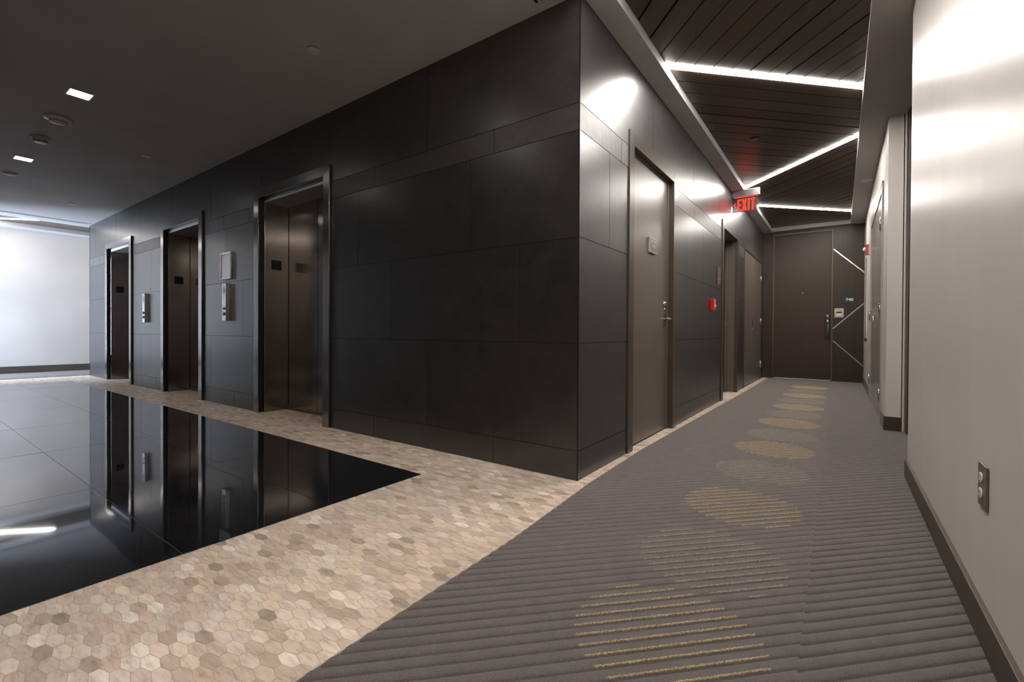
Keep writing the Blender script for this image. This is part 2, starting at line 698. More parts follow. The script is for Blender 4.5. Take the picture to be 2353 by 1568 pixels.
jl = [seq(-0.613, 1.22, -11, 0), seq(-1.223, 1.22, -11, 0), seq(-0.413, 1.22, -11, 0), seq(-0.819, 1.22, -11, 0),
      [-0.616, -1.836, -3.93, -4.541, -6.603, -7.2, -9.5, -9.9], seq(-1.232, 1.22, -11, 0)]
tiled_wall('wall_left', 'dark grey large-format tiled wall holding the three elevators', XT, -0.004, jl,
           [(c - EW, c + EW, -0.1, EH) for c in ELEV], lambda u, d: (u, d), False)
jr = [[1.3, 4.3, 6.2], [1.3, 4.3, 6.6], [1.3, 4.3, 6.4], seq(0.42, 1.24, 0, 8),
      [0.613, 2.522, 3.4, 5.2], seq(2.475, 1.24, 0, 8)]
D1 = (0.82, 1.81, 2.20)
D2 = (3.94, 4.912, 2.20)
D3 = (5.55, 7.37, 2.175)
tiled_wall('wall_middle', 'dark grey tiled corridor wall with three service doors beside the carpet', 0.004, YE, jr,
           [(D1[0], D1[1], -0.1, D1[2]), (D2[0], D2[1], -0.1, D2[2]), (D3[0], D3[1], -0.1, D3[2])],
           lambda u, d: (-d, u), True)
# end face of the tiled block in the far corridor
js = [seq(0.6, 1.22, 0, 3.6)] * 6
tiled_wall('wall_far_return', 'tiled end of the elevator block facing the far corridor', 0.004, 3.5, js, [],
           lambda u, d: (XT + d, u), True)
mb = MB()
mb.box(-0.005, 0.0015, -0.0015, 0.005, 0, H)
tag(mb.build('trim_1', 'steel_dark'), 'thin metal corner bead on the outer corner of the dark tiled block', 'corner trim', 'structure')
mb = MB()
mb.box(XT - 0.003, XT + 0.004, -0.003, 0.004, 0, H)
tag(mb.build('trim_2', 'steel_dark'), 'thin metal corner bead at the far end of the elevator wall', 'corner trim', 'structure')

# ------------------------------------------------------------------ floor
# the carpet's cut edge along the mosaic
edge = [(0.150, -1.9), (0.125, -0.8), (0.070, 0.0), (0.045, 0.9), (0.06, 2.5), (0.09, 5.0), (0.105, YE)]
segs = [(0.19, YB)] + edge
CZ = -0.0095


def edge_x(yy):
    for (xa, ya), (xb, yb) in zip(segs[:-1], segs[1:]):
        if ya <= yy <= yb:
            return xa + (xb - xa) * (yy - ya) / (yb - ya)
    return segs[-1][0]


# hexagon mosaic, elongated along X, every stone a polygon of the one floor mesh
BX0, BX1, BY0, BY1 = -9.13, -0.806, -2.275, -0.447
CARPET_EDGE = 0.1
hexW, hexR = 0.0785, 0.0306
verts, faces, mids, tints, shifts = [], [], [], [], []
PAL = [(0.64, 0.52, 0.42), (0.59, 0.48, 0.39), (0.69, 0.58, 0.485), (0.53, 0.43, 0.345), (0.64, 0.55, 0.47),
       (0.43, 0.345, 0.275), (0.60, 0.50, 0.425), (0.36, 0.29, 0.235), (0.78, 0.69, 0.60), (0.55, 0.44, 0.36)]
WTS = [5, 5, 4, 4, 4, 2.0, 4, 1.0, 1.6, 4]


def in_mosaic(x, y):
    if y > 0.3 or x < -10.28:
        return -0.17 < x < 0.16 and y < 7.75
    if y > 0.0:
        if x > -0.05:
            return x < 0.16
        return any(abs(x - c) < EW + 0.04 for c in ELEV)
    if x > 0.2 or y < -4.2:
        return False
    if BX0 + 0.05 < x < BX1 - 0.05 and BY0 + 0.03 < y < BY1 - 0.03:
        return False
    if y < YS - 0.05 and x < -0.15:
        return False
    return True


row = 0
y = -4.2
while y < 7.75:
    off = 0.5 * hexW if row % 2 else 0.0
    if y > 0.32:
        xs, xe = -0.2, 0.18
    else:
        xs, xe = -10.32, 0.2
    i0 = int(xs / hexW) - 1
    for i in range(i0, int(xe / hexW) + 2):
        cx = i * hexW + off + 0.021
        if not in_mosaic(cx, y):
            continue
        b = len(verts)
        W2, T, Q = hexW / 2, hexR * 2 / 3, hexR / 3
        ring = [(0, T), (-W2, Q), (-W2, -Q), (0, -T), (W2, -Q), (W2, Q)]
        tx, ty = random.uniform(-0.005, 0.005), random.uniform(-0.008, 0.008)
        zc = random.uniform(-0.0002, 0.0002)
        ex = edge_x(y)
        if cx - W2 > ex - 0.004:
            continue
        cut = cx + W2 > ex
        if cut:
            top = clip_half([(cx + hx * 0.955, y + hy * 0.955) for hx, hy in ring], 1, 0, ex - 0.002)
            if len(top) < 3:
                continue
            for px, py in top:
                verts.append((px, py, zc - 0.0003))
            faces.append([b + j for j in range(len(top))])
            tc = random.choices(PAL, WTS)[0]
            tints.append(tc)
            shifts.append((random.random(), random.random(), random.random()))
            mids.append(0)
            continue
        for k, hgt in ((0.972, 0.0), (0.952, 0.0009)):
            for (hx, hy) in ring:
                verts.append((cx + hx * k, y + hy * k, hgt + zc - 0.0012 + (hx * tx + hy * ty if hgt > 0 else 0)))
        faces.append([b + 6 + j for j in range(6)])
        for j in range(6):
            faces.append([b + j, b + (j + 1) % 6, b + 6 + (j + 1) % 6, b + 6 + j])
        tc = random.choices(PAL, WTS)[0]
        f = random.uniform(0.9, 1.1)
        tc = tuple(min(0.9, v * f * 1.1) for v in tc)
        sh = (random.random(), random.random(), random.random())
        for _ in range(7):
            tints.append(tc)
            shifts.append(sh)
            mids.append(0)
    y += hexR
    row += 1
b = len(verts)
gp = [[(-12.2, YB - 0.1), (0.04, YB - 0.1), (0.04, 8.1), (-12.2, 8.1)]]
for (xa, ya), (xb, yb) in zip(segs[:-1], segs[1:]):
    gp.append([(0.04, ya), (xa - 0.001, ya), (xb - 0.001, yb), (0.04, yb)])
for poly_, z0 in [(q, -0.0011) for q in gp] + [([(0.02, YB - 0.1), (2.4, YB - 0.1), (2.4, 8.1), (0.02, 8.1)], -0.0115)]:
    b = len(verts)
    verts += [(px, py, z0) for px, py in poly_]
    faces.append([b, b + 1, b + 2, b + 3])
    tints.append((1, 1, 1))
    shifts.append((0, 0, 0))
    mids.append(1)
me = bpy.data.meshes.new('floor')
me.from_pydata(verts, [], faces)
me.materials.append(M['mosaic'])
me.materials.append(M['floorgrout'])
me.polygons.foreach_set('material_index', mids)
for nm, src in (('tint', tints), ('shift', shifts)):
    at = me.attributes.new(nm, 'FLOAT_COLOR', 'CORNER')
    flat = []
    for p, c in zip(me.polygons, src):
        flat += [c[0], c[1], c[2], 1.0] * p.loop_total
    at.data.foreach_set('color', flat)
fl = bpy.data.objects.new('floor', me)
COL.objects.link(fl)
tag(fl, 'beige stone mosaic floor of long hexagons around the black tiles', 'floor', 'structure')

# polished black tiles, three rows of 61 x 122 cm
mb = MB()
xsj = [BX1] + [-0.81 - 1.22 * k for k in range(1, 7)] + [BX0]
ysj = [BY0, BY0 + 0.61, BY0 + 1.22, BY1]
for j in range(3):
    for i in range(len(xsj) - 1):
        x1_, x0_ = xsj[i], xsj[i + 1]
        g = 0.0011
        b = len(mb.v)
        mb.box(x0_ + g, x1_ - g, ysj[j] + g, ysj[j + 1] - g, 0.0, 0.0028)
        for k in range(4, 8):
            vx, vy, vz = mb.v[b + k]
            mb.v[b + k] = (vx, vy, vz + random.uniform(-0.0005, 0.0005))
mb.box(BX0 + 0.002, BX1 - 0.002, BY0 + 0.002, BY1 - 0.002, 0.0, 0.0014, 1)
tag(mb.build('floor_black_tiles', ['blackfloor', 'darkgrout']),
    'polished black floor tiles mirroring the elevator doors', 'floor tiles', 'structure')


# ribbed carpet: real ribs at 45 degrees across the corridor, its pile level with the mosaic
def carpet_strips():
    objs = []
    ca, sa = math.cos(RIB_ANG), math.sin(RIB_ANG)
    prof = [(0.0, -0.001), (0.05, 0.0055), (0.14, 0.0088), (0.34, 0.0108), (0.58, 0.0115), (0.78, 0.0098), (0.92, 0.0050)]
    V, F, MI = [], [], []
    for (xa, ya), (xb, yb) in zip(segs[:-1], segs[1:]):
        for (c0, c1, ds) in ((-1, 1.135, 0.0), (1.135, 2.3, 0.010)):
            right = [(1.135, ya), (1.135, yb)] if ds == 0.0 else None
            if ds == 0.0:
                q0 = [(xa, ya), (1.135, ya), (1.135, yb), (xb, yb)]
            else:
                xe = XR + 0.02 if not (1.24 < (ya + yb) / 2) else 1.75
                q0 = [(1.135, ya), (1.75, ya), (1.75, yb), (1.135, yb)]
            ss = [-x * sa + y_ * ca + ds for x, y_ in q0]
            k0 = math.floor((min(ss) - RIB_PH) / RIB) - 1
            k1 = math.ceil((max(ss) - RIB_PH) / RIB) + 1
            for k in range(k0, k1):
                for j in range(len(prof)):
                    u0, h0 = prof[j]
                    u1, h1 = prof[j + 1] if j + 1 < len(prof) else (1.0, -0.001)
                    s0, s1 = RIB_PH + (k + u0) * RIB, RIB_PH + (k + u1) * RIB
                    q = clip_half(q0, -sa, ca, s1 - ds)
                    if len(q) > 2:
                        q = clip_half(q, sa, -ca, -(s0 - ds))
                    if len(q) < 3:
                        continue
                    b_ = len(V)
                    for (px, py) in q:
                        t_ = (-px * sa + py * ca + ds - s0) / (s1 - s0)
                        V.append((px, py, CZ + h0 + (h1 - h0) * t_))
                    F.append([b_ + i for i in range(len(q))])
                    MI.append(0)
    # rows of tall gold tufts that fill the grooves inside each circle
    rg = random.Random(11)
    for cy, w_ in CIRCLES:
        sc = -0.83 * sa + cy * ca
        tc = 0.83 * ca + cy * sa
        k0 = math.ceil((sc - 0.258 - RIB_PH) / RIB)
        k1 = math.floor((sc + 0.258 - RIB_PH) / RIB)
        for k in range(k0, k1 + 1):
            s_ = RIB_PH + k * RIB
            half = math.sqrt(max(0.0, 0.258 ** 2 - (s_ - sc) ** 2))
            t0 = tc - half
            n = int(2 * half / 0.0036)
            hgt = CZ + (0.0128 if w_ > 0.9 else 0.0121 if w_ > 0.5 else 0.0108)
            for i in range(n):
                tt = t0 + i * 0.0036 + rg.uniform(-0.001, 0.001)
                so_ = s_ + 0.0062 + rg.uniform(-0.0010, 0.0010)
                rr = rg.uniform(0.0022, 0.0030)
                hh = hgt + rg.uniform(-0.0010, 0.0008)
                px, py = tt * ca - so_ * sa, tt * sa + so_ * ca
                b_ = len(V)
                a0 = rg.uniform(0, 1.5)
                for (q_, z_) in ((1.0, CZ), (0.9, CZ + (hh - CZ) * 0.78)):
                    for j in range(5):
                        a_ = a0 + j * 1.2566
                        V.append((px + rr * q_ * math.cos(a_), py + rr * q_ * math.sin(a_), z_))
                V.append((px, py, hh))
                for j in range(5):
                    j2 = (j + 1) % 5
                    F.append([b_ + j, b_ + j2, b_ + 5 + j2, b_ + 5 + j])
                    F.append([b_ + 5 + j, b_ + 5 + j2, b_ + 10])
                MI.extend([1 if w_ > 0.9 else 2] * 10)
    me = bpy.data.meshes.new('floor_carpet')
    me.from_pydata(V, [], F)
    for nm in ('carpet', 'tuft', 'tuft_pale'):
        me.materials.append(M[nm])
    me.polygons.foreach_set('material_index', MI)
    bm = bmesh.new()
    bm.from_mesh(me)
    bmesh.ops.remove_doubles(bm, verts=bm.verts, dist=1e-5)
    for f in bm.faces:
        f.normal_update()
        if f.normal.z < 0:
            f.normal_flip()
        f.smooth = True
    # turn the cut edge down to the floor
    bm.to_mesh(me)
    bm.free()
    o = bpy.data.objects.new('floor_carpet', me)
    COL.objects.link(o)
    return tag(o, 'grey ribbed corridor carpet patterned with gold-lined circles', 'carpet', 'structure')


carpet_strips()
# cut edge strip of the carpet
mb = MB()
for (xa, ya), (xb, yb) in zip(segs[:-1], segs[1:]):
    mb.prism([(xa - 0.002, ya), (xa + 0.002, ya), (xb + 0.002, yb), (xb - 0.002, yb)], 'z', -0.011, 0.0012)
tag(mb.build('trim_3', 'floorgrout'), 'thin pale edge strip where the ribbed carpet meets the mosaic', 'edge strip', 'structure')
mb = MB()
mb.box(XF, -10.22, -3.1, 3.5, 0.0, 0.006)
tag(mb.build('floor_carpet_far', 'carpet'), 'grey carpet of the far corridor below the white wall', 'carpet', 'structure')

# ------------------------------------------------------------------ ceilings
mb = MB()
mb.box(-10.33, 0.148, YB, 8.0, H, HP)
mb.box(1.348, 2.3, YB, 8.0, H, HP)
mb.box(0.148, 1.348, 7.57, 8.0, H, HP)
mb.box(0.148, 1.348, YB, -4.3, H, HP)
mb.box(-12.0, -11.35, YB, 3.6, H, HP)
mb.box(-11.35, -10.33, 3.2, 3.6, H, HP)
mb.box(-11.35, -10.33, YB, -3.05, H, HP)
tag(mb.build('ceiling', 'ceil'), 'plain grey painted ceiling and soffits around the plank recesses', 'ceiling', 'structure')

ROOF = MB()
ROOF.box(-12.2, 2.4, YB - 0.1, 8.1, HP + 0.045, HP + 0.09)
tag(ROOF.build('ceiling_deck', 'void'), 'dark deck above the planks', 'ceiling', 'structure')

PITCH = 0.218
SW = 0.052       # half width of a light channel, measured along Y


def chevron(name, label, x0, x1, ylo, yhi, strips):
    """strips: list of (sign, const); planks after each strip run parallel to it.
    sign +1: line Y-X=c ; -1: line Y+X=c"""
    mb = MB()
    rng = random.Random(5)
    rect = [(x0, ylo), (x1, ylo), (x1, yhi), (x0, yhi)]
    uvs = []
    for i, (sg, c) in enumerate(strips):
        nxt = strips[i + 1] if i + 1 < len(strips) else None
        k = 0
        a = c + SW
        while a < yhi + 20:
            b = a + PITCH if k or sg < 0 else a + PITCH - 0.012
            gap = 0.010 if rng.random() < 0.65 else 0.020
            poly = list(rect)
            # between a and b-gap in (Y - sg*X)
            poly = clip_half(poly, sg, -1, -a)
            if len(poly) > 2:
                poly = clip_half(poly, -sg, 1, b - gap)
            if nxt and len(poly) > 2:
                poly = clip_half(poly, -nxt[0], 1, nxt[1] - SW)
            if len(poly) > 2:
                n = len(poly)
                base = len(mb.v)
                mb.v += [(px, py, HP) for px, py in poly] + [(px, py, HP + 0.018) for px, py in poly]
                f = rng.uniform(0.72, 1.25)
                w = rng.uniform(0.92, 1.08)
                tint = (f * w, f, f / w)
                nf = len(mb.f)
                mb.face([base + q for q in range(n)][::-1], 0, tint)
                for q in range(n):
                    r_ = (q + 1) % n
                    mb.face([base + q, base + r_, base + n + r_, base + n + q], 0, tint)
                uvs.append((nf, nf + n + 1, sg, rng.uniform(0, 50)))
            a = b
            k += 1
    o = mb.build(name, 'planks', recalc=True)
    me = o.data
    uvl = me.uv_layers['UVMap']
    for f0, f1, sg, off in uvs:
        for p in me.polygons[f0:f1]:
            for li in p.loop_indices:
                co = me.vertices[me.loops[li].vertex_index].co
                d = (co.x + sg * co.y) * 0.7071
                e = (co.y - sg * co.x) * 0.7071
                uvl.data[li].uv = (d + off, e + off * 1.7)
    return tag(o, label, 'ceiling', 'structure')


NEAR_STRIPS = [(1, -3.47 - 0.148), (-1, 0.03 + 0.148), (1, 1.11 - 0.148), (-1, 4.61 + 0.148), (1, 5.69 - 0.148)]
chevron('ceiling_planks', 'dark wood planks laid in a zigzag in the corridor ceiling recess', 0.148, 1.348, -4.3, 7.57, NEAR_STRIPS)
FAR_STRIPS = [(1, -4.2 + 10.33), (-1, -0.12 - 10.33)]
# far recess uses X measured from its own edge
chevron('ceiling_planks_far', 'dark wood planks in the far corridor ceiling recess', -11.35, -10.33, -3.05, 3.2,
        [(-1, -1.9 - 11.35), (1, -1.24 + 11.35), (-1, 2.2 - 11.35)])


def light_strip(sg, c, x0, x1, label, mat, group):
    ya, yb = c + sg * x0, c + sg * x1
    t = thing('led_strip_light', ((x0 + x1) / 2, (ya + yb) / 2, HP), label, 'ceiling light', group=group)
    hw = 0.046
    m1 = MB()
    m1.prism([(x0, ya - hw), (x1, yb - hw), (x1, yb + hw), (x0, ya + hw)], 'z', HP - 0.004, HP + 0.010)
    m1.build('diffuser', mat, t)
    m2 = MB()
    for d in (-1, 1):
        p = [(x0, ya + d * hw), (x1, yb + d * hw), (x1, yb + d * (hw + 0.005)), (x0, ya + d * (hw + 0.005))]
        m2.prism(p, 'z', HP + 0.001, HP + 0.014)
    m2.prism([(x0, ya - hw), (x1, yb - hw), (x1, yb + hw), (x0, ya + hw)], 'z', HP + 0.011, HP + 0.016)
    m2.build('channel', 'alu', t)


G = 'led light lines in the plank ceilings'
light_strip(1, NEAR_STRIPS[2][1], 0.150, 1.346, 'nearest of the glowing light lines, rising right above the taupe single door', 'strip', G)
light_strip(-1, NEAR_STRIPS[3][1], 0.150, 1.346, 'glowing light line slanting down to the top of the red exit sign', 'strip', G)
light_strip(1, NEAR_STRIPS[4][1], 0.150, 1.346, 'farthest corridor light line, level with and right of the exit sign', 'strip', G)
light_strip(-1, NEAR_STRIPS[1][1], 0.150, 1.346, 'light line of the near corridor ceiling above and before the tiled corner', 'strip', G)
light_strip(1, NEAR_STRIPS[0][1], 0.150, 1.346, 'light line of the near corridor ceiling behind the viewer', 'strip', G)
light_strip(1, -1.24 + 11.35, -11.348, -10.332, 'light line in the far corridor ceiling at the left edge', 'stripfar', G)
light_strip(-1, 2.2 - 11.35, -11.348, -10.332, 'added unseen light line behind the elevator block, warming the far wall', 'stripfar', G)  # hidden strip added only to warm the right part of the far wall
light_strip(-1, -1.9 - 11.35, -11.348, -10.332, 'light line in the far corridor ceiling near its window', 'stripfar', G)

# ------------------------------------------------------------------ plain walls
mb = MB()
mb.box(XR, XR + 0.13, YB, 1.25, 0, H)
tag(mb.build('wall_right', 'wall'), 'pale satin wall at the right beside the camera', 'wall', 'structure')
mb = MB()
# wall beyond the alcove, with the opening of the double door left out
for (y0, y1, z0, z1) in rect_minus([(2.9, YE, 0, H)], (3.44, 5.30, -1, 2.25)):
    mb.box(XR, XR + 0.12, y0, y1, z0, z1)
mb.box(1.661, 1.673, 2.875, 2.9, 0.0, H)
mb.box(1.655, 1.76, 2.9, 2.98, -0.011, H)
tag(mb.build('wall_right_far', 'wall'), 'pale corridor wall beyond the alcove, holding the greige double door', 'wall', 'structure')
mb = MB()
mb.box(1.70, 1.76, 1.1, 2.9, -0.011, H)
al = mb.build('door_1', 'endwood')
tag(al, 'dark brown wooden door at the back of the alcove on the right', 'door', 'structure')
mb = MB()
mb.box(1.680, 1.70, 2.76, 2.86, 0, H - 0.002)
mb.build('casing', 'basex', al, bevel=0.002)
mb = MB()
mb.box(XF - 0.1, XF, -3.2, 3.5, 0, H)
tag(mb.build('wall_far', 'farwall'), 'white painted wall of the far corridor behind the elevator lobby', 'wall', 'structure')
mb = MB()
mb.box(XF - 0.1, XT + 0.1, 3.5, 3.6, 0, H)
tag(mb.build('wall_far_north', 'farwall'), 'end of the far corridor behind the elevators', 'wall', 'structure')
mb = MB()
for (x0, x1, z0, z1) in rect_minus([(XF - 0.1, XT + 0.1, 0, H)], (-11.5, -10.3, 0.25, 2.55)):
    mb.box(x0, x1, -3.2, -3.1, z0, z1)
tag(mb.build('wall_far_south', 'farwall'), 'window wall closing the far corridor', 'wall', 'structure')
w = thing('window_1', (-10.9, -3.15, 0.25), 'tall window closing the far corridor out of view to the left', 'window', 'structure')
mb = MB()
for (x0, x1, z0, z1) in rect_minus([(-11.5, -10.3, 0.25, 2.55)], (-11.45, -10.35, 0.3, 2.5)):
    mb.box(x0, x1, -3.18, -3.12, z0, z1)
mb.box(-10.92, -10.88, -3.18, -3.12, 0.3, 2.5)
mb.build('window_frame', 'alu', w)
mb = MB()
mb.box(-11.45, -10.92, -3.152, -3.148, 0.3, 2.5)
mb.box(-10.88, -10.35, -3.152, -3.148, 0.3, 2.5)
mb.build('pane', 'glass', w)
mb = MB()
mb.box(XT, 0.0, YS - 0.1, YS, 0, H)
mb.box(-0.1, 0.0, YB, YS - 0.1, 0, H)
mb.box(XT, XT + 0.1, -3.2, YS - 0.1, 0, H)
tag(mb.build('wall_back', 'tile'), 'plain wall of the lobby facing the elevators', 'wall', 'structure')
mb = MB()
mb.box(-0.1, 2.4, YB - 0.1, YB, -0.05, HP + 0.045)
tag(mb.build('wall_behind', 'wall'), 'wall closing the corridor behind the viewer', 'wall', 'structure')

# outer shell that keeps daylight out of the hollow block
mb = MB()
mb.box(-12.2, -12.1, YB, 8.0, -0.05, HP + 0.09)
mb.box(2.3, 2.4, YB, 8.1, -0.05, HP + 0.09)
mb.box(-12.2, 2.3, 8.0, 8.1, -0.05, HP + 0.09)
mb.box(-12.2, XF - 0.1, YB, YB + 0.1, -0.05, HP + 0.09)
mb.box(XT + 0.1, -0.1, YB, YB + 0.1, -0.05, HP + 0.045)
mb.box(XF - 0.1, XT + 0.1, -3.22, -3.20, H, HP + 0.045)
mb.box(XF - 0.1, XT + 0.1, 3.6, 3.62, 0, HP + 0.045)
mb.box(-10.0, -0.2, 0.40, 0.45, 0, H)
mb.box(-0.35, -0.30, 0.45, 8.0, 0, H)
tag(mb.build('wall_core', 'void'), 'dark core behind the visible walls', 'wall', 'structure')

# baseboards
mb = MB()
mb.box(1.536, XR, YB, 1.262, 0.0, 0.103)
mb.box(1.536, 1.56, 1.25, 1.262, 0.0, 0.103)
tag(mb.build('baseboard_right', 'base', bevel=0.002), 'brown baseboard along the pale wall at the right edge', 'baseboard', 'structure')
mb = MB()
mb.box(1.536, 1.664, 2.885, 2.9, 0.0, 0.122)
tag(mb.build('baseboard_pillar', 'basex', bevel=0.002), 'short brown baseboard on the narrow pale wall end', 'baseboard', 'structure')
mb = MB()
mb.box(1.536, XR, 2.9, 3.33, 0.0, 0.122)
mb.box(1.536, XR, 5.42, YE, 0.0, 0.122)
tag(mb.build('baseboard_right_far', 'leaf', bevel=0.002), 'taupe baseboard on both sides of the greige double door', 'baseboard', 'structure')
mb = MB()
mb.box(XF, XF + 0.014, -3.1, 3.5, 0.0, 0.130)
mb.box(XF, XF + 0.006, -3.1, 3.5, 0.130, 0.137, 1)
tag(mb.build('baseboard_far', ['base', 'void'], bevel=0.0015), 'brown baseboard under the white wall of the far corridor', 'baseboard', 'structure')

# ------------------------------------------------------------------ end wall with unit door
mb = MB()
mb.box(0.0, 0.163, YE, YE + 0.06, 0, H)
mb.box(1.105, XR, YE, YE + 0.06, 0, H)
mb.box(0.163, 1.105, YE, YE + 0.06, 2.735, H)
mb.box(0.0, XR, YE + 0.06, YE + 0.1, 0.1, H, 1)
we = mb.build('wall_end', ['endwood', 'void'])
tag(we, 'dark wood end wall around the brown entry door, with slanting metal inlays', 'wall', 'structure')


def inlay(xa, za, xb, zb):
    m = MB()
    d = Vector((xb - xa, zb - za)).normalized()
    n = Vector((-d.y, d.x)) * 0.009
    m.prism([(xa - n.x, za - n.y), (xb - n.x, zb - n.y), (xb + n.x, zb + n.y), (xa + n.x, za + n.y)], 'y', YE - 0.002, YE + 0.004)
    o = m.build('metal_inlay', 'chrome', we)
    o['label'] = 'silver metal inlay strip'


inlay(1.106, 2.375, 1.549, 1.927)
inlay(1.106, 0.945, 1.549, 1.388)
inlay(1.106, 0.734, 1.549, 0.291)

d740 = thing('door_2', (0.633, YE, 0), 'tall dark brown entry door at the end of the corridor', 'door', 'structure')
mb = MB()
mb.box(0.187, 1.080, YE + 0.012, YE + 0.052, 0.014, 2.708)
mb.build('leaf', 'doorwood', d740, bevel=0.002)
mb = MB()
mb.box(0.163, 0.187, YE - 0.012, YE + 0.055, 0, 2.735)
mb.box(1.080, 1.105, YE - 0.012, YE + 0.055, 0, 2.735)
mb.box(0.187, 1.080, YE - 0.012, YE + 0.055, 2.708, 2.735)
mb.build('door_frame', 'trimwood', d740, bevel=0.003)
mb = MB()
mb.box(0.187, 1.080, YE + 0.0, YE + 0.05, 0.0, 0.010)
mb.build('threshold', 'chrome', d740)
mb = MB()
mb.box(0.19, 1.077, YE + 0.050, YE + 0.054, 0.0098, 0.0145)
mb.build('door_gap', 'gapglow', d740)
mb = MB()
mb.lathe((0.643, YE + 0.012, 1.604), (0, -1, 0), [(0.011, 0), (0.011, 0.003), (0.006, 0.004), (0.0, 0.0035)], 16)
mb.build('peephole', 'chrome', d740)
hd = MB()
hd.box(0.990, 1.068, YE + 0.004, YE + 0.012, 0.755, 1.222)
hp = hd.build('handle_plate', 'doorhw' if 'doorhw' in M else 'black', d740, bevel=0.003)
mb = MB()
mb.tube((1.04, YE - 0.045, 0.80), (1.04, YE - 0.045, 1.03), 0.010)
mb.tube((1.04, YE + 0.006, 0.81), (1.04, YE - 0.045, 0.81), 0.007)
mb.tube((1.04, YE + 0.006, 1.02), (1.04, YE - 0.045, 1.02), 0.007)
mb.build('pull_handle', 'outlet', hp)
mb = MB()
mb.box(1.012, 1.046, YE - 0.014, YE + 0.004, 1.155, 1.195)
mb.box(1.012, 1.046, YE - 0.010, YE + 0.004, 1.060, 1.105)
mb.build('lock_cylinder', 'chrome', hp, bevel=0.004)

# unit number plate
t = thing('number_sign', (1.3355, YE, 1.39), 'black plate with white 740 on the wood wall beside the entry door', 'sign')
mb = MB()
mb.box(1.263, 1.408, YE - 0.008, YE - 0.0005, 1.389, 1.630)
mb.build('plate', 'black', t, bevel=0.002)
text_mesh('numerals', '740', 0.066, (1.346, YE - 0.0088, 1.457), (1, 0, 0), (0, 0, 1), 'white', t, 0.0006, 1.05, 1.05, 0.0012)
t = thing('doorbell', (1.197, YE, 1.148), 'square beige doorbell plate between the entry door and the 740 plate', 'doorbell')
mb = MB()
mb.box(1.129, 1.266, YE - 0.009, YE - 0.0005, 1.146, 1.310)
mb.build('plate', 'beige', t, bevel=0.003)
mb = MB()
mb.box(1.158, 1.236, YE - 0.013, YE - 0.009, 1.222, 1.250)
mb.build('slot', 'black', t)
mb = MB()
mb.box(1.158, 1.236, YE - 0.0155, YE - 0.009, 1.178, 1.220)
mb.build('button', 'cabwhite', t, bevel=0.002)


# ------------------------------------------------------------------ service doors of the tiled corridor wall
def hinge(m, x, y_, z, r=0.009, h=0.115):
    m.tube((x, y_, z - h / 2), (x, y_, z + h / 2), r)
    for k in (-0.5, 0.5):
        m.lathe((x, y_, z + k * h), (0, 0, 1 if k > 0 else -1), [(r * 0.6, 0), (r * 0.9, 0.003), (0, 0.008)], 10)


def casing_frame(y0, y1, zt, w_, parent, mat='casing', x=0.010, depth=0.06):
    m = MB()
    m.box(-depth, x, y0 - w_, y0, 0, zt + w_)
    m.box(-depth, x, y1, y1 + w_, 0, zt + w_)
    m.box(-depth, x, y0, y1, zt, zt + w_)
    return m.build('casing', mat, parent, bevel=0.0025)


# door 3: single taupe door
d = thing('door_3', (0, 1.315, 0), 'tall taupe single door with a lever, nearest on the dark tiled corridor wall', 'door', 'structure')
casing_frame(0.835, 1.795, 2.19, 0.092, d)
mb = MB()
mb.box(-0.080, -0.038, 0.842, 1.752, 0.012, 2.165)
lf = mb.build('leaf', 'leaf', d, bevel=0.002)
mb = MB()
mb.box(-0.085, -0.034, 1.757, 1.795, 0, 2.19)
mb.box(-0.085, -0.034, 0.835, 0.838, 0, 2.19)
mb.box(-0.085, -0.034, 0.838, 1.757, 2.168, 2.19)
mb.build('door_stop', 'leaf', d, bevel=0.002)
mb = MB()
mb.tube((-0.038, 1.690, 0.973), (0.022, 1.690, 0.973), 0.010)
mb.tube((0.022, 1.698, 0.973), (0.022, 1.575, 0.973), 0.009)
mb.box(-0.038, -0.034, 1.655, 1.722, 0.925, 1.02)
mb.build('lever_handle', 'chrome', lf, bevel=0.001)
mb = MB()
mb.lathe((-0.038, 1.690, 1.105), (1, 0, 0), [(0.026, 0), (0.026, 0.008), (0.018, 0.012), (0.018, 0.017), (0, 0.018)], 20)
mb.lathe((-0.038, 1.690, 1.058), (1, 0, 0), [(0.013, 0), (0.013, 0.008), (0, 0.010)], 16)
mb.build('deadbolt', 'chrome', lf)
mb = MB()
for z in (0.32, 1.20, 1.96):
    hinge(mb, -0.034, 0.838, z, 0.006)
mb.build('hinge', 'chrome', d)
t = thing('room_sign', (-0.038, 1.353, 1.47), 'small taupe plaque with two pale text lines on the single door', 'sign')
mb = MB()
mb.box(-0.0375, -0.022, 1.268, 1.432, 1.500, 1.622)
mb.build('plate', 'signlite', t, bevel=0.001)
mb = MB()
mb.box(-0.022, -0.0205, 1.276, 1.424, 1.512, 1.616)
mb.build('face', 'signplate', t)
text_mesh('lettering', 'ELECTRICAL', 0.027, (-0.0200, 1.350, 1.590), (0, 1, 0), (0, 0, 1), 'signlite', t, 0.0004, 1.0, 0.95, 0.0009)
text_mesh('lettering', 'ROOM', 0.027, (-0.0200, 1.350, 1.552), (0, 1, 0), (0, 0, 1), 'signlite', t, 0.0004, 1.0, 0.95, 0.0009)

